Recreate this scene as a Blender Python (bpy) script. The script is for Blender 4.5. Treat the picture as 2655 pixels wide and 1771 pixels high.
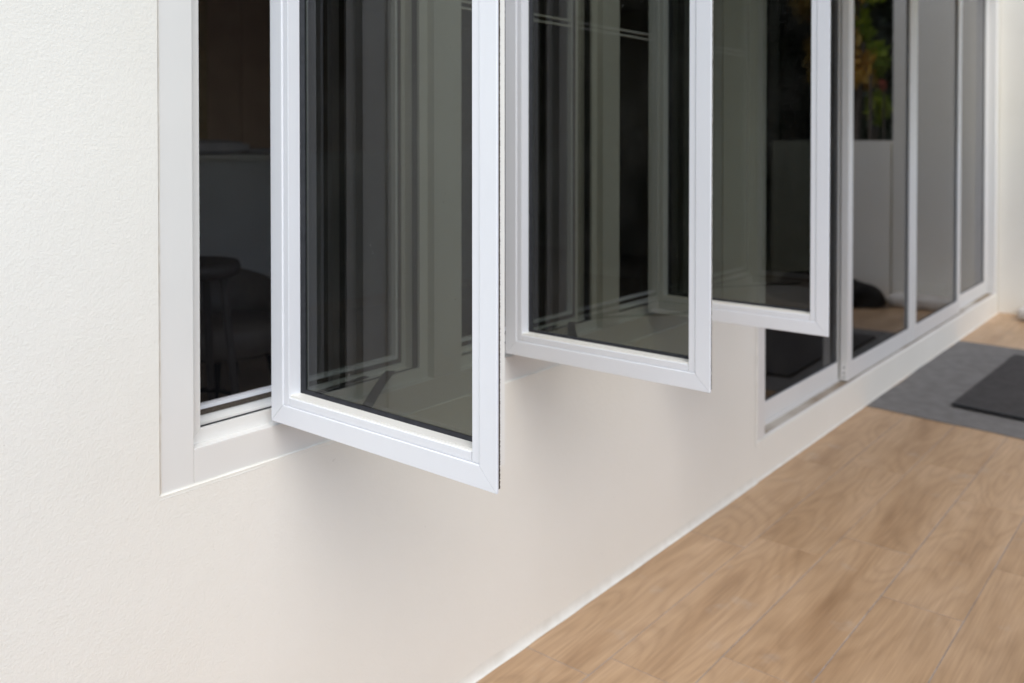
import bpy, bmesh, math, random
from mathutils import Vector, Matrix, noise
R = math.radians
random.seed(7)
for o in list(bpy.data.objects): bpy.data.objects.remove(o)
S = bpy.context.scene
C = S.collection

# ---------------------------------------------------------------- camera
# world: X along the facade, Y into the house (plaster face at Y=0), Z up, patio tiles at Z=0
F_PX, W_PX, H_PX = 2313.0, 2655.0, 1771.0
PITCH = R(0.8)
cam = bpy.data.cameras.new('camera'); cam_o = bpy.data.objects.new('camera', cam); C.objects.link(cam_o)
cam_o.location = (-0.8216, -1.4765, 1.35)
HEAD = R(39.29)                                  # heading from +X towards +Y
cam_o.rotation_euler = (R(90) - PITCH, 0, HEAD - R(90))
cam.sensor_width = 36.0; cam.lens = 36.0 * F_PX / W_PX
HORIZON = 365.0
pp_y = HORIZON + F_PX * math.tan(PITCH)          # principal point row
cam.shift_y = -(H_PX / 2 - pp_y) / W_PX
cam.clip_start = 0.02; cam.clip_end = 2000
cam.dof.use_dof = True; cam.dof.focus_distance = 1.45; cam.dof.aperture_fstop = 3.3; cam.dof.aperture_blades = 9
S.camera = cam_o
S.render.engine = 'CYCLES'
S.render.resolution_x, S.render.resolution_y = 1024, 683

# ---------------------------------------------------------------- sky, sun, exposure
SUN_AZ = Vector((-0.58, -0.81)).normalized(); SUN_EL = R(54)
w = bpy.data.worlds.new('World'); S.world = w; w.use_nodes = True
nt = w.node_tree; nt.nodes.clear()
out = nt.nodes.new('ShaderNodeOutputWorld'); bg = nt.nodes.new('ShaderNodeBackground')
sky = nt.nodes.new('ShaderNodeTexSky'); sky.sky_type = 'NISHITA'; sky.sun_disc = False
sky.sun_elevation = SUN_EL; sky.sun_rotation = math.atan2(SUN_AZ.x, SUN_AZ.y)
sky.air_density = 1.0; sky.dust_density = 1.0; sky.ozone_density = 1.0
hsv = nt.nodes.new('ShaderNodeHueSaturation'); hsv.inputs['Saturation'].default_value = 0.78
bg.inputs['Strength'].default_value = 0.14
nt.links.new(sky.outputs[0], hsv.inputs['Color']); nt.links.new(hsv.outputs[0], bg.inputs[0]); nt.links.new(bg.outputs[0], out.inputs[0])
sun = bpy.data.lights.new('sun', 'SUN'); sun.energy = 0.75; sun.angle = R(50); sun.color = (1, 0.955, 0.87)
sun_o = bpy.data.objects.new('sun', sun); C.objects.link(sun_o)
sd = Vector((SUN_AZ.x * math.cos(SUN_EL), SUN_AZ.y * math.cos(SUN_EL), math.sin(SUN_EL)))
sun_o.rotation_euler = sd.to_track_quat('Z', 'Y').to_euler(); sun_o.location = (0, 0, 8)
S.view_settings.view_transform = 'Standard'; S.view_settings.look = 'None'
S.view_settings.gamma = 1; S.view_settings.use_curve_mapping = False
S.view_settings.exposure = 1.12
try:
    S.cycles.max_bounces = 14; S.cycles.transparent_max_bounces = 32; S.cycles.diffuse_bounces = 6; S.cycles.glossy_bounces = 6
except Exception: pass

# ---------------------------------------------------------------- materials
def mat(name, col=(.8, .8, .8), rough=.5, spec=.5, metal=0.0):
    m = bpy.data.materials.new(name); m.use_nodes = True
    b = m.node_tree.nodes['Principled BSDF']
    b.inputs['Base Color'].default_value = (*col, 1); b.inputs['Roughness'].default_value = rough
    b.inputs['Specular IOR Level'].default_value = spec; b.inputs['Metallic'].default_value = metal
    return m, m.node_tree, b
def N(t, k, **kw):
    n = t.nodes.new(k)
    for a, v in kw.items():
        if a in n.inputs: n.inputs[a].default_value = v
        else: setattr(n, a, v)
    return n
def ramp(t, stops):
    r = t.nodes.new('ShaderNodeValToRGB'); e = r.color_ramp.elements
    while len(e) < len(stops): e.new(.5)
    for i, (p, c) in enumerate(stops): e[i].position = p; e[i].color = (*c, 1)
    return r
def noise_tex(t, coord, scale, detail=3, rough=.5, dist=0.0):
    n = N(t, 'ShaderNodeTexNoise'); n.inputs['Scale'].default_value = scale; n.inputs['Detail'].default_value = detail
    n.inputs['Roughness'].default_value = rough; n.inputs['Distortion'].default_value = dist
    t.links.new(coord, n.inputs['Vector']); return n
def mottled(name, c1, c2, scale, rough=.5, spec=.5, bump=0, bscale=100, detail=4, metal=0.0, bdist=.002):
    m, t, b = mat(name, c1, rough, spec, metal)
    tc = N(t, 'ShaderNodeTexCoord'); n = noise_tex(t, tc.outputs['Object'], scale, detail)
    r = ramp(t, [(.35, c1), (.65, c2)]); t.links.new(n.outputs[0], r.inputs[0]); t.links.new(r.outputs[0], b.inputs['Base Color'])
    if bump:
        n2 = noise_tex(t, tc.outputs['Object'], bscale, 3); bp = N(t, 'ShaderNodeBump'); bp.inputs['Strength'].default_value = bump
        bp.inputs['Distance'].default_value = bdist; t.links.new(n2.outputs[0], bp.inputs['Height']); t.links.new(bp.outputs[0], b.inputs['Normal'])
    return m
def plaster_mat():
    m, t, b = mat('white_plaster', (.8, .79, .77), .75, .25)
    tc = N(t, 'ShaderNodeTexCoord')
    big = noise_tex(t, tc.outputs['Object'], 1.7, 4); r = ramp(t, [(.3, (.805, .779, .70)), (.7, (.84, .815, .74))])
    t.links.new(big.outputs[0], r.inputs[0])
    sp = noise_tex(t, tc.outputs['Object'], 60, 2); r2 = ramp(t, [(.228, (.55, .52, .47)), (.24, (1, 1, 1))])
    t.links.new(sp.outputs[0], r2.inputs[0])
    mx = N(t, 'ShaderNodeMix', data_type='RGBA', blend_type='MULTIPLY'); mx.inputs['Factor'].default_value = .28
    t.links.new(r.outputs[0], mx.inputs['A']); t.links.new(r2.outputs[0], mx.inputs['B']); t.links.new(mx.outputs['Result'], b.inputs['Base Color'])
    n1 = noise_tex(t, tc.outputs['Object'], 210, 2, .6); n2 = noise_tex(t, tc.outputs['Object'], 70, 3); n3 = noise_tex(t, tc.outputs['Object'], 9, 2)
    a1 = N(t, 'ShaderNodeMath', operation='MULTIPLY_ADD'); a1.inputs[1].default_value = 1.3
    t.links.new(n1.outputs[0], a1.inputs[0]); t.links.new(n2.outputs[0], a1.inputs[2])
    a2 = N(t, 'ShaderNodeMath', operation='MULTIPLY_ADD'); a2.inputs[1].default_value = 2.0
    t.links.new(n3.outputs[0], a2.inputs[0]); t.links.new(a1.outputs[0], a2.inputs[2])
    bp = N(t, 'ShaderNodeBump'); bp.inputs['Strength'].default_value = .27; bp.inputs['Distance'].default_value = .0019
    t.links.new(a2.outputs[0], bp.inputs['Height']); t.links.new(bp.outputs[0], b.inputs['Normal'])
    return m
def paint_mat(name, c, rough=.32):
    m, t, b = mat(name, c, rough, .5)
    tc = N(t, 'ShaderNodeTexCoord')
    n = noise_tex(t, tc.outputs['Object'], 3, 4); r = ramp(t, [(.3, tuple(x * .965 for x in c)), (.7, c)])
    sp = noise_tex(t, tc.outputs['Object'], 55, 1); r2 = ramp(t, [(.17, (.35, .33, .3)), (.18, (1, 1, 1))])
    mx = N(t, 'ShaderNodeMix', data_type='RGBA', blend_type='MULTIPLY'); mx.inputs['Factor'].default_value = .5
    t.links.new(n.outputs[0], r.inputs[0]); t.links.new(sp.outputs[0], r2.inputs[0])
    t.links.new(r.outputs[0], mx.inputs['A']); t.links.new(r2.outputs[0], mx.inputs['B']); t.links.new(mx.outputs['Result'], b.inputs['Base Color'])
    n2 = noise_tex(t, tc.outputs['Object'], 420, 1); bp = N(t, 'ShaderNodeBump'); bp.inputs['Strength'].default_value = .06; bp.inputs['Distance'].default_value = .0006
    t.links.new(n2.outputs[0], bp.inputs['Height']); t.links.new(bp.outputs[0], b.inputs['Normal'])
    return m
def glass_mat(name, tint, ior=1.52):
    m = bpy.data.materials.new(name); m.use_nodes = True; t = m.node_tree; t.nodes.clear()
    o = N(t, 'ShaderNodeOutputMaterial'); tr = N(t, 'ShaderNodeBsdfTransparent'); gl = N(t, 'ShaderNodeBsdfGlossy')
    tr.inputs[0].default_value = (*tint, 1); gl.inputs['Roughness'].default_value = 0.0; gl.inputs[0].default_value = (.97, .97, 1, 1)
    fr = N(t, 'ShaderNodeFresnel'); fr.inputs[0].default_value = ior
    # the pane's far face must not turn into total internal reflection: use the facing side's angle on both
    geo = N(t, 'ShaderNodeNewGeometry')
    sel = N(t, 'ShaderNodeMix', data_type='FLOAT'); sel.inputs['A'].default_value = ior; sel.inputs['B'].default_value = 1 / ior
    t.links.new(geo.outputs['Backfacing'], sel.inputs['Factor']); t.links.new(sel.outputs['Result'], fr.inputs[0])
    mx = N(t, 'ShaderNodeMixShader'); t.links.new(fr.outputs[0], mx.inputs[0]); t.links.new(tr.outputs[0], mx.inputs[1]); t.links.new(gl.outputs[0], mx.inputs[2])
    # dust specks and a faint film on the pane
    tc = N(t, 'ShaderNodeTexCoord'); n1 = noise_tex(t, tc.outputs['Object'], 190, 1); r1 = ramp(t, [(.775, (0, 0, 0)), (.80, (.35, .35, .35))]); t.links.new(n1.outputs[0], r1.inputs[0])
    n2 = noise_tex(t, tc.outputs['Object'], 5, 5, .7); r2 = ramp(t, [(.45, (0, 0, 0)), (.8, (.02, .02, .02))]); t.links.new(n2.outputs[0], r2.inputs[0])
    ad = N(t, 'ShaderNodeMath', operation='ADD'); t.links.new(r1.outputs[0], ad.inputs[0]); t.links.new(r2.outputs[0], ad.inputs[1])
    df = N(t, 'ShaderNodeBsdfDiffuse'); df.inputs[0].default_value = (.55, .54, .5, 1)
    m2 = N(t, 'ShaderNodeMixShader'); t.links.new(ad.outputs[0], m2.inputs[0]); t.links.new(mx.outputs[0], m2.inputs[1]); t.links.new(df.outputs[0], m2.inputs[2])
    t.links.new(m2.outputs[0], o.inputs[0]); return m
def screen_mat():
    m = bpy.data.materials.new('insect_mesh'); m.use_nodes = True; t = m.node_tree; t.nodes.clear()
    o = N(t, 'ShaderNodeOutputMaterial'); tr = N(t, 'ShaderNodeBsdfTransparent'); d = N(t, 'ShaderNodeBsdfDiffuse'); d.inputs[0].default_value = (.012, .012, .013, 1)
    tc = N(t, 'ShaderNodeTexCoord'); w1 = N(t, 'ShaderNodeTexWave', bands_direction='X'); w2 = N(t, 'ShaderNodeTexWave', bands_direction='Z')
    for x in (w1, w2):
        x.inputs['Scale'].default_value = 240; t.links.new(tc.outputs['Object'], x.inputs['Vector'])
    mx = N(t, 'ShaderNodeMath', operation='MAXIMUM'); t.links.new(w1.outputs['Fac'], mx.inputs[0]); t.links.new(w2.outputs['Fac'], mx.inputs[1])
    gt = N(t, 'ShaderNodeMath', operation='GREATER_THAN'); gt.inputs[1].default_value = .93; t.links.new(mx.outputs[0], gt.inputs[0])
    ms = N(t, 'ShaderNodeMixShader'); t.links.new(gt.outputs[0], ms.inputs[0]); t.links.new(tr.outputs[0], ms.inputs[1]); t.links.new(d.outputs[0], ms.inputs[2])
    t.links.new(ms.outputs[0], o.inputs[0]); return m
def wood_tile_mat():
    m, t, b = mat('oak_tile', (.4, .28, .17), .42, .45)
    tc = N(t, 'ShaderNodeTexCoord'); oi = N(t, 'ShaderNodeObjectInfo')
    mul = N(t, 'ShaderNodeMath', operation='MULTIPLY'); mul.inputs[1].default_value = 57.0; t.links.new(oi.outputs['Random'], mul.inputs[0])
    off = N(t, 'ShaderNodeVectorMath', operation='ADD'); cmb = N(t, 'ShaderNodeCombineXYZ')
    t.links.new(mul.outputs[0], cmb.inputs[0]); t.links.new(mul.outputs[0], cmb.inputs[1]); t.links.new(mul.outputs[0], cmb.inputs[2])
    t.links.new(tc.outputs['Object'], off.inputs[0]); t.links.new(cmb.outputs[0], off.inputs[1])
    mp = N(t, 'ShaderNodeMapping'); mp.inputs['Scale'].default_value = (1.5, 7.0, 1); t.links.new(off.outputs[0], mp.inputs['Vector'])
    # growth rings: contour lines of a stretched noise field give the cathedral figure
    fld = noise_tex(t, mp.outputs[0], .8, 1.5, .4, .25)
    rg = N(t, 'ShaderNodeMath', operation='MULTIPLY'); rg.inputs[1].default_value = 14.0; t.links.new(fld.outputs[0], rg.inputs[0])
    pp = N(t, 'ShaderNodeMath', operation='FRACT'); t.links.new(rg.outputs[0], pp.inputs[0])
    rr = ramp(t, [(0, (.70, .67, .64)), (.45, (1, 1, 1)), (.86, (.88, .87, .86)), (1, (.70, .67, .64))]); t.links.new(pp.outputs[0], rr.inputs[0])
    mp2 = N(t, 'ShaderNodeMapping'); mp2.inputs['Scale'].default_value = (3, 90, 1); t.links.new(off.outputs[0], mp2.inputs['Vector'])
    fib = noise_tex(t, mp2.outputs[0], 1.6, 4, .6); r3 = ramp(t, [(.3, (.80, .78, .76)), (.7, (1.0, 1.0, 1.0))]); t.links.new(fib.outputs[0], r3.inputs[0])
    mp3 = N(t, 'ShaderNodeMapping'); mp3.inputs['Scale'].default_value = (1.3, 7.0, 1); t.links.new(off.outputs[0], mp3.inputs['Vector'])
    bl = noise_tex(t, mp3.outputs[0], 1.1, 4, .55, .18); rb = ramp(t, [(.26, (.39, .238, .126)), (.47, (.52, .342, .196)), (.72, (.61, .418, .258))]); t.links.new(bl.outputs[0], rb.inputs[0])
    m1 = N(t, 'ShaderNodeMix', data_type='RGBA', blend_type='MULTIPLY'); m1.inputs['Factor'].default_value = .46
    t.links.new(rb.outputs[0], m1.inputs['A']); t.links.new(rr.outputs[0], m1.inputs['B'])
    m2 = N(t, 'ShaderNodeMix', data_type='RGBA', blend_type='MULTIPLY'); m2.inputs['Factor'].default_value = 1
    t.links.new(m1.outputs['Result'], m2.inputs['A']); t.links.new(r3.outputs[0], m2.inputs['B'])
    # whitish plaster dust and paint splashes near the wall
    geo = N(t, 'ShaderNodeNewGeometry'); dn = noise_tex(t, geo.outputs['Position'], 7, 4, .65); dr = ramp(t, [(.6, (0, 0, 0)), (.74, (.3, .3, .3))]); t.links.new(dn.outputs[0], dr.inputs[0])
    m3 = N(t, 'ShaderNodeMix', data_type='RGBA', blend_type='MIX'); m3.inputs['B'].default_value = (.47, .42, .37, 1)
    t.links.new(dr.outputs[0], m3.inputs['Factor']); t.links.new(m2.outputs['Result'], m3.inputs['A'])
    t.links.new(m3.outputs['Result'], b.inputs['Base Color'])
    bp = N(t, 'ShaderNodeBump'); bp.inputs['Strength'].default_value = .12; bp.inputs['Distance'].default_value = .001
    t.links.new(fib.outputs[0], bp.inputs['Height']); t.links.new(bp.outputs[0], b.inputs['Normal'])
    return m
def leaf_mat(name, c1, c2, trans=.35):
    m, t, b = mat(name, c1, .5, .4)
    geo = N(t, 'ShaderNodeNewGeometry')
    r = ramp(t, [(0, c1), (1, c2)]); t.links.new(geo.outputs['Random Per Island'], r.inputs[0]); t.links.new(r.outputs[0], b.inputs['Base Color'])
    tl = N(t, 'ShaderNodeBsdfTranslucent'); t.links.new(r.outputs[0], tl.inputs[0])
    o = [n for n in t.nodes if n.type == 'OUTPUT_MATERIAL'][0]
    mx = N(t, 'ShaderNodeMixShader'); mx.inputs[0].default_value = trans; t.links.new(b.outputs[0], mx.inputs[1]); t.links.new(tl.outputs[0], mx.inputs[2]); t.links.new(mx.outputs[0], o.inputs[0])
    return m
M = dict(
    plaster=plaster_mat(),
    sash=paint_mat('white_powder_coat_cool_lit', (.80, .81, .83), .30),  # same coat as the cover frame, bluish skylight put into the colour
    cover=paint_mat('white_powder_coat_warm_lit', (.77, .757, .715), .36),  # same coat as the sashes, its warmer light put into the colour
    body=paint_mat('cream_aluminium', (.86, .84, .77), .42),
    door=paint_mat('door_paint', (.76, .75, .72), .38),
    caulk=mottled('white_caulk', (.80, .785, .72), (.74, .72, .65), 20, .5, .4, .25, 60),
    oldcaulk=mottled('yellowed_sealant', (.72, .67, .58), (.8, .77, .70), 30, .6, .3, .2, 80),
    rubber=mottled('black_rubber', (.012, .013, .016), (.022, .023, .027), 60, .55, .4, .15, 200),
    pile=mottled('brown_brush_pile', (.05, .04, .032), (.13, .11, .09), 900, .95, .1, .6, 900, 1),
    glass=glass_mat('tinted_glass', (.38, .395, .36)),
    dglass=glass_mat('door_tinted_glass', (.36, .37, .37)),
    mesh=screen_mat(),
    steel=mottled('dark_stay_steel', (.055, .055, .06), (.09, .09, .095), 40, .45, .5, 0, 1, 4, .3),
    screw=mottled('screw_hole', (.01, .01, .01), (.02, .02, .02), 50, .6),
    tile=wood_tile_mat(),
    grout=mottled('grey_grout', (.25, .21, .185), (.36, .32, .29), 30, .9, .2, .2, 300),
    rug=mottled('grey_rug_weave', (.168, .160, .152), (.205, .198, .19), 14, .9, .15, .5, 700, 5),
    mat=mottled('charcoal_rubber', (.05, .047, .046), (.068, .064, .063), 25, .85, .2, .6, 500, 4),
    dirt=mottled('dirty_track', (.27, .21, .15), (.5, .46, .40), 3, .8, .2, .3, 120),
    stone=mottled('pale_stone', (.52, .49, .44), (.66, .63, .58), 12, .8, .2, .3, 60),
    black=mottled('black_fabric', (.008, .008, .009), (.016, .015, .015), 20, .95, .1, .4, 300),
    darkleather=mottled('dark_brown_leather', (.14, .12, .105), (.19, .165, .145), 10, .5, .4),
    stoolpaint=mottled('dark_stool_paint', (.05, .043, .04), (.07, .06, .055), 10, .5, .4),
    ground=mottled('garden_ground', (.07, .075, .04), (.14, .13, .08), 1.5, .95, .1, .3, 20),
    roomwall=mottled('taupe_room_paint', (.66, .62, .56), (.72, .68, .62), 2, .9, .1),
    roomfloor=mottled('dark_room_floor', (.26, .18, .12), (.34, .24, .16), 6, .5, .4),
    walnut=mottled('walnut_veneer', (.70, .50, .37), (.78, .58, .44), 4, .55, .3),
    oak=mottled('light_oak', (.50, .37, .20), (.60, .45, .26), 8, .5, .4),
    counter=mottled('grey_counter_paint', (.72, .73, .73), (.78, .79, .79), 3, .6, .3),
    countertop=mottled('pale_counter_top', (.78, .78, .74), (.82, .82, .78), 5, .4, .4),
    cushion=mottled('grey_cushion_cloth', (.6, .58, .62), (.66, .64, .67), 20, .9, .1, .4, 300),
    bark=mottled('brown_bark', (.09, .065, .05), (.16, .125, .10), 14, .9, .1, .8, 30),
    leafdark=leaf_mat('dark_hedge_leaf', (.012, .022, .008), (.035, .05, .018), .15),
    leaflime=leaf_mat('lime_leaf', (.26, .36, .02), (.52, .56, .05), .5),
    leafgold=leaf_mat('golden_leaf', (.62, .36, .05), (.85, .58, .14), .45),
    leafred=leaf_mat('red_flower', (.45, .08, .04), (.5, .12, .07), .4),
)

# ---------------------------------------------------------------- mesh helpers
def obj(name, bm, m, parent=None, loc=None, smooth=False):
    me = bpy.data.meshes.new(name); bmesh.ops.recalc_face_normals(bm, faces=bm.faces); bm.to_mesh(me); bm.free()
    if m: me.materials.append(m)
    if smooth:
        for p in me.polygons: p.use_smooth = True
    o = bpy.data.objects.new(name, me); C.objects.link(o)
    if parent: o.parent = parent
    if loc: o.location = loc
    return o
def empty(name, loc=(0, 0, 0), parent=None):
    o = bpy.data.objects.new(name, None); o.empty_display_size = .1; C.objects.link(o); o.location = loc
    if parent: o.parent = parent
    return o
def tag(o, label=None, cat=None, group=None, kind=None):
    if label: o['label'] = label
    if cat: o['category'] = cat
    if group: o['group'] = group
    if kind: o['kind'] = kind
    return o
def box(bm, x0, x1, y0, y1, z0, z1, bev=0, seg=2):
    vs = [bm.verts.new((x, y, z)) for x in (x0, x1) for y in (y0, y1) for z in (z0, z1)]
    fs = [(0, 1, 3, 2), (4, 6, 7, 5), (0, 4, 5, 1), (2, 3, 7, 6), (0, 2, 6, 4), (1, 5, 7, 3)]
    faces = [bm.faces.new([vs[i] for i in f]) for f in fs]
    if bev:
        es = list({e for f in faces for e in f.edges})
        bmesh.ops.bevel(bm, geom=es, offset=bev, segments=seg, affect='EDGES', profile=.5)
def bx(name, x0, x1, y0, y1, z0, z1, m, parent=None, bev=0, seg=2):
    bm = bmesh.new(); box(bm, x0, x1, y0, y1, z0, z1, bev, seg); return obj(name, bm, m, parent)
def prism(bm, a, b):
    """two matching closed loops of points -> solid"""
    va = [bm.verts.new(p) for p in a]; vb = [bm.verts.new(p) for p in b]; n = len(a)
    bm.faces.new(va); bm.faces.new(vb)
    for i in range(n): bm.faces.new((va[i], va[(i + 1) % n], vb[(i + 1) % n], vb[i]))
def sweep(bm, s0, s1, t0, t1, prof, put, sides='LRBT', gap=0.0, butt=None):
    """frame moulding round a rectangle: prof = (inset, depth) points; mitred corners.
    put(s, t, d) -> 3d point.  butt='V': uprights run through, rails stop against them."""
    wi = max(p[0] for p in prof)
    for sd in sides:
        a, b = [], []
        for wv, d in prof:
            e = wv + gap
            if sd in 'LR':
                s = s0 + wv if sd == 'L' else s1 - wv
                lo, hi = (t0 + e, t1 - e) if butt != 'V' else (t0 + prof[0][0] + gap, t1 - prof[0][0] - gap)
                a.append(put(s, lo, d)); b.append(put(s, hi, d))
            else:
                t = t0 + wv if sd == 'B' else t1 - wv
                lo, hi = (s0 + e, s1 - e) if butt != 'V' else (s0 + wi + gap, s1 - wi - gap)
                a.append(put(lo, t, d)); b.append(put(hi, t, d))
        prism(bm, a, b)
def tube(bm, pts, rad, n=8):
    rings = []
    for i, p in enumerate(pts):
        p = Vector(p); q = Vector(pts[min(i + 1, len(pts) - 1)]) - Vector(pts[max(i - 1, 0)])
        q.normalize(); u = q.orthogonal().normalized(); v = q.cross(u)
        r = rad[i] if isinstance(rad, (list, tuple)) else rad
        rings.append([bm.verts.new(p + r * (math.cos(2 * math.pi * k / n) * u + math.sin(2 * math.pi * k / n) * v)) for k in range(n)])
    for a, b in zip(rings, rings[1:]):
        for k in range(n): bm.faces.new((a[k], a[(k + 1) % n], b[(k + 1) % n], b[k]))
    bm.faces.new(rings[0][::-1]); bm.faces.new(rings[-1])
def lathe(bm, cx, cy, prof, n=32):
    rings = [[bm.verts.new((cx + r * math.cos(2 * math.pi * k / n), cy + r * math.sin(2 * math.pi * k / n), z)) for k in range(n)] for r, z in prof]
    for a, b in zip(rings, rings[1:]):
        for k in range(n): bm.faces.new((a[k], a[(k + 1) % n], b[(k + 1) % n], b[k]))
    bm.faces.new(rings[0][::-1]); bm.faces.new(rings[-1])

# ================================================================ SETTING
# ---- measurements on the facade
WIN_W, WIN_Z0, WIN_Z1 = 2.208, .721, 2.26
DOOR_X0, DOOR_X1, DOOR_Z0, DOOR_Z1 = 2.51, 7.0, .152, 2.62
END_X = 7.02; HOUSE_H = 3.4; WALL_T = .22

bm = bmesh.new(); box(bm, -60, 80, -140, 60, -.5, -.06); ground = tag(obj('garden_ground', bm, M['ground']), kind='structure')
bm = bmesh.new(); box(bm, -1.05, END_X + .3, -3.4, .1, -.055, -.0014); patio = tag(obj('patio_floor', bm, M['grout']), kind='structure')

# ---- wood look floor tiles, each its own piece
TL, TW, G = .9145, .2243, .0032
def tile_mesh(L, Wd):
    bm = bmesh.new(); box(bm, 0, L, -Wd, 0, -.010, 0, .0009, 1)
    me = bpy.data.meshes.new('floor_tile'); bm.to_mesh(me); bm.free(); me.materials.append(M['tile']); return me
me_full = tile_mesh(TL - G, TW - G); me_cut = tile_mesh(TL - G, .212 - G)
phase = [1.034, 1.132, 1.324, .995, .48, 1.18]
for row in range(15):
    y = -.0005 if row == 0 else -.212 - (row - 1) * TW
    me = me_cut if row == 0 else me_full
    x = (phase[row] if row < len(phase) else random.random()) % TL - 2 * TL
    while x < -1.06: x += TL
    while x < END_X - .05:
        if x + TL < END_X + .1:
            o = bpy.data.objects.new('floor_tile', me); C.objects.link(o); o.parent = patio
            o.location = (x + random.uniform(-.0006, .0006), y + random.uniform(-.0006, .0006), random.uniform(-.0005, .0004))
        else:
            bm = bmesh.new(); box(bm, 0, END_X - x, -((TW if row else .212) - G), 0, -.010, 0, .0009, 1)
            o = obj('floor_tile', bm, M['tile'], patio, (x, y, 0))
        x += TL

# ---- house wall with window and door openings
def wall_mesh():
    bm = bmesh.new()
    xs = [-4.0, -.0015, WIN_W + .0015, DOOR_X0, DOOR_X1, END_X + .3]; zs = [-.4, DOOR_Z0, WIN_Z0 - .0015, WIN_Z1, DOOR_Z1, HOUSE_H]
    hole = lambda i, j: (i == 1 and j == 2) or (i == 3 and j in (1, 2, 3))
    V = {}
    def v(i, j, b):
        if (i, j, b) not in V: V[i, j, b] = bm.verts.new((xs[i], WALL_T if b else 0, zs[j]))
        return V[i, j, b]
    for i in range(5):
        for j in range(5):
            if hole(i, j): continue
            for b in (0, 1): bm.faces.new([v(i, j, b), v(i + 1, j, b), v(i + 1, j + 1, b), v(i, j + 1, b)])
            for (p, q, ii, jj) in (((i, j), (i + 1, j), i, j - 1), ((i, j + 1), (i + 1, j + 1), i, j + 1), ((i, j), (i, j + 1), i - 1, j), ((i + 1, j), (i + 1, j + 1), i + 1, j)):
                if not (0 <= ii < 5 and 0 <= jj < 5) or hole(ii, jj):
                    bm.faces.new([v(*p, 0), v(*q, 0), v(*q, 1), v(*p, 1)])
    return bm
wall = tag(obj('house_wall', wall_mesh(), M['plaster']), 'long white rendered house wall around the open windows and sliding door', 'wall')
def wavy_bead(name, p0, p1, a, b, m, parent, step=.02, amp=.0012, seed=0):
    """concave sealant fillet from p0 to p1; a, b = offsets of its two feet from the corner line"""
    bm = bmesh.new(); p0, p1, a, b = map(Vector, (p0, p1, a, b)); L = (p1 - p0).length; n = max(2, int(L / step)); prev = None
    for i in range(n + 1):
        c = p0.lerp(p1, i / n)
        k1 = 1 + amp * 160 * noise.noise(Vector((i * step * 9, seed, 0))); k2 = 1 + amp * 160 * noise.noise(Vector((i * step * 9, seed + 7, 3)))
        ring = [bm.verts.new(c + a * k1 * (1 - math.sin(q * math.pi / 14)) + b * k2 * (1 - math.cos(q * math.pi / 14))) for q in range(8)]
        if prev:
            for q in range(7): bm.faces.new((prev[q], prev[q + 1], ring[q + 1], ring[q]))
        prev = ring
    return obj(name, bm, m, parent, smooth=True)
wavy_bead('caulk_bead', (-3.5, 0, 0), (2.50, 0, 0), (0, 0, .027), (0, -.011, 0), M['caulk'], wall, .025, .0014, 3)
wavy_bead('caulk_bead', (2.50, 0, 0), (END_X, 0, 0), (0, 0, .012), (0, -.007, 0), M['caulk'], wall, .025, .001, 9)
wavy_bead('caulk_bead', (DOOR_X0, 0, .14), (DOOR_X0, 0, DOOR_Z1), (-.014, -.0008, 0), (.004, -.004, 0), M['caulk'], wall, .03, .001, 5)
# coping on the top of the wall
bx('coping', -4.05, END_X + .35, -.04, WALL_T + .04, HOUSE_H, HOUSE_H + .06, M['plaster'], wall, .006)

endw = tag(bx('end_wall', END_X, END_X + .26, -.74, -.002, -.4, HOUSE_H - .01, M['plaster'], None, .004), 'tall white end wall closing the patio beside the sliding door', 'wall')
loww = tag(bx('garden_wall', END_X + .03, END_X + .2, -1.72, -.765, -.4, 1.35, M['plaster'], None, .006), 'low white garden wall reflected in the sliding door glass', 'wall')
# roof over the right terrace, added out of view to shade and warm it
proof = tag(empty('shade_roof', (0, 0, 0)), 'flat timber roof added out of view to shade the patio by the sliding door', 'roof')
bx('shade_roof_slab', 1.3, 5.7, -1.6, -.002, 2.72, 2.86, M['oak'], proof, .006)
bx('post', 1.35, 1.45, -1.57, -1.47, 0.0006, 2.7195, M['oak'], proof, .004)
# timber fence behind the camera, added unseen to shade lower wall and floor
fence = tag(empty('shade_fence', (0, 0, 0)), 'brown timber board fence added out of view to shade the lower wall and floor', 'fence')
for k in range(60):
    bx('board', -2.5 + k * .16, -2.5 + k * .16 + .152, -3.02 + .004 * (k % 3), -2.998 + .004 * (k % 3), .001, 1.35 + .01 * ((k * 7) % 3), M['oak'], fence)
bx('rail', -2.52, 7.14, -3.06, -3.021, .4, .49, M['oak'], fence); bx('rail', -2.52, 7.14, -3.06, -3.021, 1.1, 1.19, M['oak'], fence)
# room shell behind the facade
def shell(name, x0, x1, y0, y1, z0, z1, m): return tag(bx(name, x0, x1, y0, y1, z0, z1, m), kind='structure')
shell('room_floor', -3.9, END_X + .2, WALL_T + .002, 6.0, .06, .15, M['roomfloor'])
shell('room_ceiling', -3.9, END_X + .2, WALL_T + .002, 6.0, 2.7, 2.8, M['roomwall'])
def holed(name, x0, x1, y0, y1, z0, z1, hx0, hx1, hz0, hz1, m):
    bm = bmesh.new()
    for a in ((x0, hx0, z0, z1), (hx1, x1, z0, z1), (hx0, hx1, z0, hz0), (hx0, hx1, hz1, z1)): box(bm, a[0], a[1], y0, y1, a[2], a[3])
    return tag(obj(name, bm, m), kind='structure')
holed('room_back_wall', -3.9, END_X + .2, 6.0, 6.15, .0, 2.8, -3.2, -.2, .9, 2.4, M['roomwall'])  # unseen rear opening added so daylight brightens the room
bm = bmesh.new()
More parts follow.
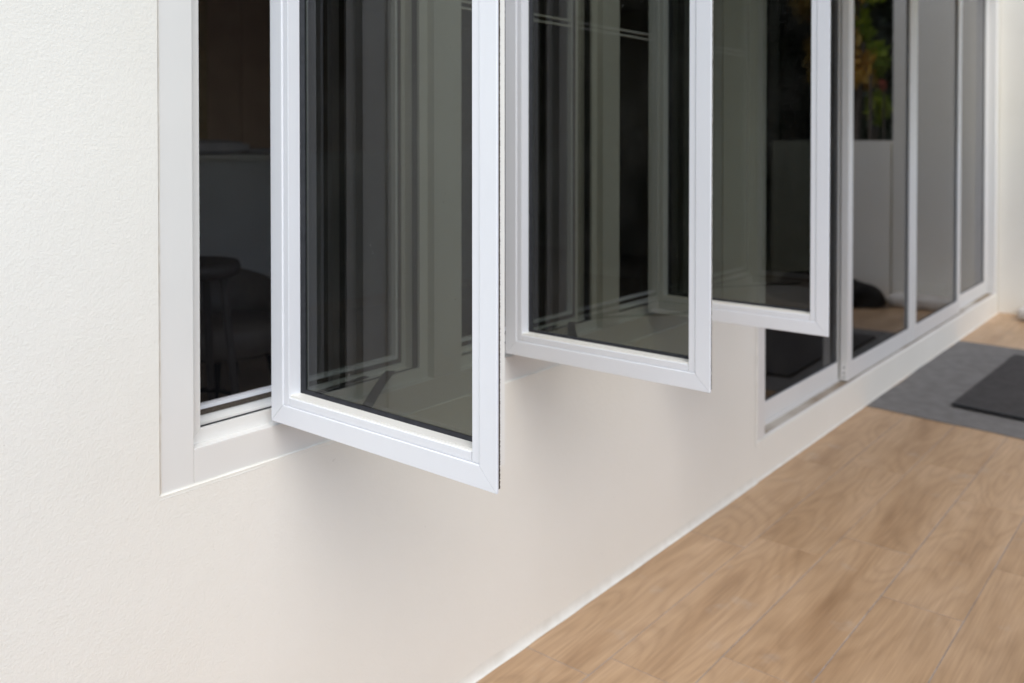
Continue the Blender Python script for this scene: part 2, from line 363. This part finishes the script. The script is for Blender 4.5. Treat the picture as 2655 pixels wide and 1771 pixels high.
for a in ((WALL_T + .002, 3.3, 0, 2.8), (5.7, 6.15, 0, 2.8), (3.3, 5.7, 0, .9), (3.3, 5.7, 2.5, 2.8)): box(bm, -4.0, -3.9, a[0], a[1], a[2], a[3])  # leaves an unseen side opening, added to let more daylight in
tag(obj('room_side_wall', bm, M['roomwall']), kind='structure')
shell('room_side_wall', END_X + .2, END_X + .3, WALL_T + .002, 6.15, .0, 2.8, M['roomwall'])
shell('house_roof', -4.0, END_X + .3, WALL_T + .002, 6.15, HOUSE_H - .3, HOUSE_H - .02, M['plaster'])
holed('house_rear_wall', -4.0, END_X + .3, 6.155, 6.3, -.4, HOUSE_H, -3.2, -.2, .9, 2.4, M['plaster'])  # added rear opening continues through the outer wall

# ================================================================ CASEMENT WINDOW
win = tag(empty('casement_window', (0, 0, WIN_Z0)), 'white three-bay casement window with all its sashes standing open', 'window')
win.matrix_world = Matrix.Translation((0, 0, 0))          # base at the sill line, parts keep facade coordinates
put = lambda s, t, d: (s, d, t)
CW = .068; PITCH_B = .7215; OPEN = .629; CZ0, CZ1 = .785, 2.19
YC = .004
# cover frame: uprights run through, rails butt between them
bx('jamb', .0, CW, YC, .10, WIN_Z0, WIN_Z1, M['cover'], win, .0009)
bx('jamb', CW + 2 * PITCH_B + OPEN, WIN_W, YC, .10, WIN_Z0, WIN_Z1, M['cover'], win, .0009)
bx('sill', CW + .0006, WIN_W - CW - .0006, YC + .0006, .10, WIN_Z0, CZ0, M['cover'], win, .0012)
bx('head', CW + .0006, WIN_W - CW - .0006, YC + .0006, .10, CZ1, WIN_Z1, M['cover'], win, .0012)
for k in (0, 1):
    x0 = CW + k * PITCH_B + OPEN
    bx('mullion', x0, x0 + PITCH_B - OPEN, YC + .0003, .10, CZ0 + .0004, CZ1 - .0004, M['cover'], win, .0012)
    bx('mullion', x0 - .0003, x0 + PITCH_B - OPEN + .0003, .1004, .14, CZ0 - .02, CZ1 + .02, M['cover'], win)
IF = .027                                                    # inner frame face width
for k in range(3):
    x0 = CW + k * PITCH_B; x1 = x0 + OPEN
    bm = bmesh.new(); sweep(bm, x0, x1, CZ0, CZ1, [(0.0002, .026), (IF - .0006, .026), (IF, .0266), (IF, .033), (.0002, .033)], put, gap=.00025)
    inner = obj('inner_frame', bm, M['cover'], win)
    bm = bmesh.new(); sweep(bm, x0, x1, CZ0, CZ1, [(.0004, .0332), (IF + .0012, .0332), (IF + .0006, .041), (IF - .004, .047), (IF - .0065, .0585), (.0004, .0585)], put)
    obj('rubber_seal', bm, M['rubber'], inner)
    bm = bmesh.new(); sweep(bm, x0, x1, CZ0, CZ1, [(.0004, .0587), (IF - .008, .0587), (IF - .009, .085), (.032, .0852), (.032, .0860), (.0004, .0864)], put)
    obj('rebate', bm, M['cover'], inner)
    bm = bmesh.new(); sweep(bm, x0, x1, CZ0, CZ1, [(.0322, .0832), (.0425, .0826), (.0425, .092), (.0322, .092)], put)
    obj('brush_strip', bm, M['pile'], inner)
    bm = bmesh.new(); sweep(bm, x0, x1, CZ0, CZ1, [(.0428, .0845), (.0500, .0845), (.0500, .104), (.012, .104), (.012, .0925), (.0428, .0925)], put, gap=.0002)
    sf = obj('screen_frame', bm, M['sash'], win)
    bm = bmesh.new(); vs = [bm.verts.new(p) for p in ((x0 + .045, .098, CZ0 + .045), (x1 - .045, .098, CZ0 + .045), (x1 - .045, .098, CZ1 - .045), (x0 + .045, .098, CZ1 - .045))]; bm.faces.new(vs)
    obj('insect_mesh', bm, M['mesh'], sf)
    for zc in (1.694, 1.711):                                # double cross bar of the insect screen
        bx('cross_bar', x0 + .0505, x1 - .0505, .088, .097, zc - .003, zc + .003, M['cover'], sf, .001)
    for zc in (.90, 1.22, 1.60, 1.95):                       # fixing screws in the right rebate
        bm = bmesh.new(); r = .0035
        for sx, xx in ((1, x0 + IF - .011), (-1, x1 - IF + .011)):
            ring = [(xx + sx * .0008, .068 + r * math.cos(q * math.pi / 5), zc + r * math.sin(q * math.pi / 5)) for q in range(10)]
            ring2 = [(xx - sx * .001, p[1], p[2]) for p in ring]; prism(bm, ring, ring2)
        obj('screw', bm, M['screw'], inner)
wavy_bead('sealant_bead', (.0, YC, WIN_Z0 - .001), (WIN_W, YC, WIN_Z0 - .001), (0, -.0002, .0035), (0, -.0044, -.0065), M['caulk'], win, .012, .0016, 21)
wavy_bead('sealant_bead', (.0005, YC, WIN_Z0), (.0005, YC, WIN_Z1), (.0040, -.0002, 0), (-.0022, -.0043, 0), M['oldcaulk'], win, .02, .0012, 31)

# ---- sashes: local x = depth behind the front face, local y = -distance from the hinge stile
SU, SZ0, SZ1 = .583, .798, 2.175
sput = lambda s, t, d: (d, -s, t)
def make_sash(x):
    bm = bmesh.new()
    sweep(bm, .0135, SU - .0135, SZ0 + .034, SZ1 - .034, [(0, .0062), (.0005, .0052), (.024, .0052), (.024, .0365), (.0006, .0365), (0, .0359)], sput, gap=.0002)
    root = obj('sash', bm, M['body'], win, (x, .002, 0))
    fl = [(0, .0008), (.0008, 0), (.0352, 0), (.0364, .0004), (.0376, .0022), (.0376, .0050), (.0, .0045)]
    for sd, nm in (('L', 'stile'), ('R', 'stile'), ('B', 'rail'), ('T', 'rail')):
        bm = bmesh.new(); sweep(bm, 0, SU, SZ0, SZ1, fl, sput, sd, gap=.0005); obj(nm, bm, M['sash'], root)
    bd = [(.0381, .0032), (.0388, .0026), (.0528, .0024), (.0536, .0030), (.0552, .0300), (.0381, .0300)]
    for sd in 'LRBT':
        bm = bmesh.new(); sweep(bm, 0, SU, SZ0, SZ1, bd, sput, sd, gap=.0005, butt='V'); obj('glazing_bead', bm, M['sash'], root)
    bm = bmesh.new(); sweep(bm, 0, SU, SZ0, SZ1, [(.0545, .0285), (.0585, .0292), (.0640, .0340), (.0640, .0364), (.0545, .0364)], sput); obj('gasket', bm, M['rubber'], root)
    bm = bmesh.new(); box(bm, .0366, .0426, -SU + .05, -.05, SZ0 + .05, SZ1 - .05); obj('pane', bm, M['glass'], root)
    bm = bmesh.new(); sweep(bm, 0, SU, SZ0, SZ1, [(.0395, .0368), (.0395, .0480), (.0570, .0480), (.0570, .0430), (.048, .0430), (.048, .0368)], sput); obj('back_lip', bm, M['sash'], root)
    # fuzzy brush pile along the free edge, plain on the other sides
    bm = bmesh.new(); n = 1100; prev = None; rnd = random.Random(5)
    for i in range(n + 1):
        z = SZ0 + .006 + (SZ1 - SZ0 - .012) * i / n
        j = rnd.uniform(-.0004, .0004); j2 = rnd.uniform(-.0003, .0005)
        ring = [bm.verts.new(p) for p in ((.0046, -SU + .0004 + j, z), (.0092 + j2, -SU + .0007 + j, z), (.0092 + j2, -SU + .0132, z), (.0046, -SU + .0132, z))]
        if prev:
            for q in range(4): bm.faces.new((prev[q], prev[(q + 1) % 4], ring[(q + 1) % 4], ring[q]))
        else: bm.faces.new(ring)
        prev = ring
    bm.faces.new(prev[::-1]); obj('brush_strip', bm, M['pile'], root)
    # friction stay under the sash: track in the frame, cranked arm to the sash rail
    bm = bmesh.new()
    def bar(pts, wd, z):
        for a, b in zip(pts, pts[1:]):
            a, b = Vector((*a, 0)), Vector((*b, 0)); dd = (b - a).normalized(); nn = Vector((-dd.y, dd.x, 0)) * wd / 2
            prism(bm, [(*(a + nn).xy, z), (*(b + nn).xy, z), (*(b - nn).xy, z), (*(a - nn).xy, z)], [(*(a + nn).xy, z + .0025), (*(b + nn).xy, z + .0025), (*(b - nn).xy, z + .0025), (*(a - nn).xy, z + .0025)])
    bar([(.022, -.24), (.022, -.03)], .018, SZ0 + .0300)
    bar([(.03, .030), (.30, .058)], .014, SZ0 + .0140)
    bar([(.027, -.20), (.15, -.115), (.27, -.02), (.36, .045)], .022, SZ0 + .0165)
    obj('friction_stay', bm, M['steel'], root)
    return root
def copy_tree(o, parent):
    c = o.copy(); C.objects.link(c); c.parent = parent
    for ch in o.children: copy_tree(ch, c)
    return c
s0 = make_sash(.235)
kids = list(s0.children)
for k in (1, 2):
    c = s0.copy(); C.objects.link(c); c.location = (.235 + k * PITCH_B, .002, 0)
    for ch in kids:
        d = ch.copy(); C.objects.link(d); d.parent = c

# ================================================================ SLIDING DOOR
door = tag(empty('sliding_door', (0, 0, 0)), 'white four-panel sliding glass door on a low white step', 'door')
JW = .092
bx('jamb', DOOR_X0, DOOR_X0 + JW, .004, .15, DOOR_Z0, DOOR_Z1, M['door'], door, .003)
bx('jamb', DOOR_X1 - JW, DOOR_X1, .004, .15, DOOR_Z0, DOOR_Z1, M['door'], door, .003)
bx('head', DOOR_X0 + JW, DOOR_X1 - JW, .004, .15, DOOR_Z1 - .09, DOOR_Z1, M['door'], door, .003)
trk = bx('track', DOOR_X0 + JW, DOOR_X1 - JW, .006, .15, DOOR_Z0, DOOR_Z0 + .008, M['door'], door, .002)
bx('track_channel', DOOR_X0 + JW + .002, DOOR_X1 - JW - .002, .011, .053, DOOR_Z0 + .0081, DOOR_Z0 + .0095, M['dirt'], trk)
bx('track_rib', DOOR_X0 + JW + .002, DOOR_X1 - JW - .002, .0533, .0573, DOOR_Z0 + .0081, DOOR_Z0 + .024, M['door'], trk, .001)
def panel(x0, x1, y0, y1, hole_edge=False):
    z0, z1 = DOOR_Z0 + .015, DOOR_Z1 - .06; SWD, RH = .066, .085
    bm = bmesh.new()
    box(bm, x0, x0 + SWD, y0, y1, z0, z1, .002); box(bm, x1 - SWD, x1, y0, y1, z0, z1, .002)
    p = obj('door_panel', bm, M['door'], door)
    bx('bottom_rail', x0 + SWD + .0004, x1 - SWD - .0004, y0 + .002, y1 - .002, z0, z0 + RH, M['door'], p, .002)
    bx('top_rail', x0 + SWD + .0004, x1 - SWD - .0004, y0 + .002, y1 - .002, z1 - RH, z1, M['door'], p, .002)
    yc = (y0 + y1) / 2
    bx('pane', x0 + SWD - .008, x1 - SWD + .008, yc - .003, yc + .003, z0 + RH - .008, z1 - RH + .008, M['dglass'], p)
    bm = bmesh.new(); sweep(bm, x0 + SWD, x1 - SWD, z0 + RH, z1 - RH, [(0.0002, yc - .0065), (.006, yc - .0065), (.006, yc - .0034), (.0002, yc - .0034)], put); obj('gasket', bm, M['rubber'], p)
    if hole_edge:
        bm = bmesh.new()
        for zc in (.185, .205, .232):
            ring = [(x0 - .0006, yc + .004 * math.cos(q * math.pi / 6), zc + .004 * math.sin(q * math.pi / 6)) for q in range(12)]
            prism(bm, ring, [(x0 + .001, b, c) for _, b, c in ring])
        obj('screw', bm, M['screw'], p)
    return p
panel(DOOR_X0 + JW - .01, 3.68, .060, .094)
panel(5.79, DOOR_X1 - JW + .01, .060, .094)
panel(3.605, 4.728, .014, .050, True)
panel(4.7288, 5.865, .014, .050)
bx('meeting_strip', 4.716, 4.742, .0085, .0138, DOOR_Z0 + .02, DOOR_Z1 - .07, M['door'], door, .0015)

# ================================================================ THINGS ON THE PATIO
def slab_poly(name, pts, z0, z1, m, seed=0, wob=.004, n=14):
    bm = bmesh.new(); ring = []
    for i in range(len(pts)):
        a, b = Vector(pts[i]), Vector(pts[(i + 1) % len(pts)]); nn = Vector((b.y - a.y, a.x - b.x)).normalized()
        for k in range(n):
            p = a.lerp(b, k / n) + nn * wob * noise.noise(Vector((i * 5 + k * .35, seed, 0))) * (1 if k else 0); ring.append(p)
    prism(bm, [(p.x, p.y, z0) for p in ring], [(p.x, p.y, z1) for p in ring])
    return obj(name, bm, m)
rug = tag(slab_poly('outdoor_rug', [(3.815, -.012), (5.72, -.012), (5.66, -1.15), (3.70, -1.15)], .0006, .0048, M['rug'], 2, .012), 'flat grey outdoor rug on the tiles before the sliding door', 'rug')
mt = tag(empty('doormat', (4.75, -.75, .005)), 'charcoal rubber doormat lying on the grey rug', 'doormat')
mt.location = (0, 0, 0)
d = slab_poly('mat_body', [(4.085, -.352), (5.45, -.392), (5.41, -1.02), (4.00, -.985)], .0052, .020, M['mat'], 6, .003); d.parent = mt
bm = bmesh.new()
def rim(a, b, wd=.03):
    a, b = Vector((*a, 0)), Vector((*b, 0)); dd = (b - a).normalized(); nn = Vector((-dd.y, dd.x, 0)) * wd
    q = [a, b, b + nn, a + nn]; prism(bm, [(p.x, p.y, .0202) for p in q], [(p.x, p.y, .0250) for p in q])
rim((4.002, -.98), (4.083, -.358))
obj('mat_rim', bm, M['rubber'], mt)
# pale stone block against the end wall
bm = bmesh.new(); box(bm, 6.72, 7.012, -.70, -.18, .0006, .095, .035, 4)
tag(obj('stone_block', bm, M['stone'], smooth=True), 'low rounded pale stone block lying against the end wall', 'stone block')
# black slumped cushion at the foot of the garden wall (seen in the door glass)
bm = bmesh.new(); bmesh.ops.create_icosphere(bm, subdivisions=4, radius=1)
for v in bm.verts:
    c = v.co.copy(); k = 1 + .18 * noise.noise(c * 1.7)
    z = max(c.z, -.35); v.co = Vector((6.66 + .26 * c.x * k, -1.14 + .42 * c.y * k, .0008 + (.35 + z) * .17 * k if z > -.349 else .0008))
tag(obj('floor_cushion', bm, M['black'], smooth=True), 'black slumped floor cushion reflected low in the door glass', 'cushion')

# ================================================================ INSIDE THE ROOM
cnt = tag(empty('bar_counter', (0, 0, 0)), 'grey bar counter with pale top inside the dark room', 'counter')
bx('front_panel', .2, 5.2, 3.44, 4.0, .1505, 1.225, M['counter'], cnt, .004)
bx('counter_top', .1, 5.3, 3.36, 4.05, 1.226, 1.263, M['countertop'], cnt, .006)
bx('kick_board', .22, 5.18, 3.425, 3.4395, .1505, .22, M['walnut'], cnt)
def cushion(name, c, sx, sy, sz, rz, label):
    bm = bmesh.new(); bmesh.ops.create_cube(bm, size=2); bmesh.ops.subdivide_edges(bm, edges=bm.edges, cuts=9, use_grid_fill=True)
    for v in bm.verts:
        x, y, z = v.co; f = 1 - .55 * max(abs(x), abs(y)) ** 4
        v.co = Vector((x * sx * (1 - .08 * (1 - abs(y))), y * sy * (1 - .08 * (1 - abs(x))), sz * (1 + z * f)))
    o = obj(name, bm, M['cushion'], None, c, True); o.rotation_euler = (0, 0, rz); return tag(o, label, 'cushion')
cushion('cushion', (2.36, 3.70, 1.2632), .21, .20, .047, .12, 'plump grey cushion on the bar counter seen left in the window gap')
cushion('cushion', (2.82, 3.72, 1.2632), .20, .18, .018, -.1, 'thin flat grey cushion on the bar counter nearer the sash')
cab = tag(empty('wall_cabinet', (0, 0, 0)), 'tall brown wood cabinet behind the bar counter', 'cabinet')
bx('cabinet_body', .4, 5.6, 5.52, 5.995, .1505, 2.69, M['walnut'], cab)
for k in range(6): bx('cabinet_door', .42 + k * .86, .42 + k * .86 + .85, 5.495, 5.519, .25, 2.66, M['walnut'], cab, .003)
post = tag(bx('wooden_post', 2.79, 2.90, 4.5, 4.6, .1505, 2.698, M['oak'], None, .006), 'light oak post standing behind the bar counter', 'post')
def stool(cx, cy, r, zt, label):
    t = tag(empty('bar_stool', (cx, cy, .15)), label, 'stool', None); t.location = (0, 0, 0)
    bm = bmesh.new(); lathe(bm, cx, cy, [(r * .9, zt - .055), (r, zt - .045), (r * 1.02, zt - .02), (r * .97, zt - .004), (r * .6, zt)]); obj('seat', bm, M['stoolpaint'], t, smooth=True)
    for q in range(4):
        a = q * math.pi / 2 + .6; bm = bmesh.new()
        tube(bm, [(cx + r * .7 * math.cos(a), cy + r * .7 * math.sin(a), zt - .05), (cx + r * 1.15 * math.cos(a), cy + r * 1.15 * math.sin(a), .151)], [.016, .013]); obj('leg', bm, M['stoolpaint'], t)
    bm = bmesh.new(); pts = [(cx + r * .95 * math.cos(k * math.pi / 12), cy + r * .95 * math.sin(k * math.pi / 12), .42) for k in range(25)]; tube(bm, pts, .009, 6); obj('foot_ring', bm, M['black'], t)
    return t
stool(.90, 1.40, .165, .925, 'round black bar stool close behind the window gap')
tub = tag(empty('tub_chair', (0, 0, 0)), 'dark rounded tub chair in front of the bar counter', 'chair')
bm = bmesh.new(); ccx, ccy = 1.62, 2.30; prev = None
for k in range(33):
    a = -.4 + k / 32 * (math.pi + .8); h = .72 - .14 * abs(k / 16 - 1) ** 2
    ring = [bm.verts.new((ccx + rr * math.cos(a), ccy + rr * math.sin(a), z)) for rr, z in ((.27, .30), (.30, .30), (.32, h - .03), (.30, h), (.27, h))]
    if prev:
        for q in range(5): bm.faces.new((prev[q], prev[(q + 1) % 5], ring[(q + 1) % 5], ring[q]))
    else: bm.faces.new(ring)
    prev = ring
bm.faces.new(prev[::-1]); obj('backrest', bm, M['darkleather'], tub, smooth=True)
bm = bmesh.new(); lathe(bm, ccx, ccy, [(.24, .34), (.265, .36), (.265, .46), (.24, .49), (.1, .50)]); obj('seat', bm, M['darkleather'], tub, smooth=True)
for q in range(4):
    a = q * math.pi / 2 + .8; bm = bmesh.new(); tube(bm, [(ccx + .20 * math.cos(a), ccy + .20 * math.sin(a), .345), (ccx + .24 * math.cos(a), ccy + .24 * math.sin(a), .151)], [.02, .014]); obj('leg', bm, M['black'], tub)

# ================================================================ PLANTS BEYOND THE END WALL (seen in the door glass)
def leaves(name, c, rad, n, size, m, parent, seed, hollow=.0, kind='stuff'):
    rnd = random.Random(seed); vs, fs = [], []
    for i in range(n):
        while True:
            p = Vector((rnd.uniform(-1, 1), rnd.uniform(-1, 1), rnd.uniform(-1, 1)))
            if hollow < p.length < 1 and noise.noise(p * 2.3 + Vector((seed, 0, 0))) > -.22: break
        p = Vector(c) + Vector((p.x * rad[0], p.y * rad[1], p.z * rad[2]))
        u = Vector((rnd.gauss(0, 1), rnd.gauss(0, 1), rnd.gauss(0, .6))).normalized(); v = u.orthogonal().normalized(); v.rotate(Matrix.Rotation(rnd.uniform(0, 6.28), 3, u))
        L = size * rnd.uniform(.6, 1.3); wv = u.cross(v) * L * .42; k = len(vs)
        vs += [p - v * L, p + wv, p + v * L, p - wv]; fs.append((k, k + 1, k + 2, k + 3))
    me = bpy.data.meshes.new(name); me.from_pydata([tuple(q) for q in vs], [], fs); me.materials.append(m)
    o = bpy.data.objects.new(name, me); C.objects.link(o); o.parent = parent
    if kind: o['kind'] = kind
    return o
hedge = tag(empty('hedge', (0, 0, 0)), 'tall dense dark green hedge behind the garden plants', 'hedge')
for k in range(8):
    leaves('foliage', (10.0 + .2 * math.sin(k * 2), .2 - k * 1.0, 2.8), (.8, .9, 3.6), 7500, .12, M['leafdark'], hedge, 40 + k)
for k in range(7):
    bm = bmesh.new(); tube(bm, [(10.0, -.6 - k * 1.0, -.1), (10.0, -.55 - k, 1.2), (10.1, -.6 - k, 2.6)], [.06, .05, .02]); obj('trunk', bm, M['bark'], hedge)
def plant(name, label, base, stems, blobs):
    t = tag(empty(name, (0, 0, 0)), label, 'shrub')
    for k, (tip, r) in enumerate(stems):
        bm = bmesh.new(); b = Vector(base); e = Vector(tip); mid = b.lerp(e, .5) + Vector((.05 * (k % 2) - .02, .06 * ((k % 3) - 1), 0)); tube(bm, [b, mid, e], [r, r * .8, r * .45]); obj('trunk' if k == 0 else 'branch', bm, M['bark'], t)
    for k, (c, rad, n, sz, mm) in enumerate(blobs): leaves('foliage', c, rad, n, sz, M[mm], t, 90 + k + int(base[1] * 100) % 50)
    return t
plant('shrub', 'bushy shrub with brown stems and golden orange leaves', (8.0, -1.32, -.08), [((8.0, -1.30, 2.3), .045), ((8.05, -1.5, 2.2), .03), ((7.9, -1.2, 2.0), .03), ((8.1, -1.38, 2.7), .03)],
      [((8.0, -1.55, 2.15), (.28, .22, .40), 420, .075, 'leafgold'), ((8.05, -1.30, 2.05), (.22, .12, .18), 170, .075, 'leafgold'), ((8.0, -1.6, 2.75), (.3, .3, .25), 330, .075, 'leafgold')])
plant('shrub', 'lime green leafed shrub glowing in the sun', (8.35, -1.22, -.08), [((8.3, -1.25, 1.7), .03), ((8.3, -1.4, 2.6), .025)],
      [((8.2, -1.42, 2.45), (.16, .12, .22), 170, .085, 'leaflime'), ((8.15, -1.22, 2.15), (.15, .10, .16), 110, .08, 'leaflime'), ((8.1, -1.20, 1.68), (.14, .11, .14), 130, .08, 'leaflime'), ((8.3, -1.3, 2.85), (.2, .2, .15), 40, .07, 'leaflime')])
t = tag(empty('flower_stem', (0, 0, 0)), 'single small red flower above the garden wall', 'flower')
bm = bmesh.new(); tube(bm, [(7.95, -1.09, -.08), (7.95, -1.08, 1.0), (7.95, -1.10, 1.86)], [.012, .01, .006]); obj('stem', bm, M['bark'], t)
leaves('petals', (7.95, -1.10, 1.87), (.05, .05, .05), 22, .03, M['leafred'], t, 3, 0, None)
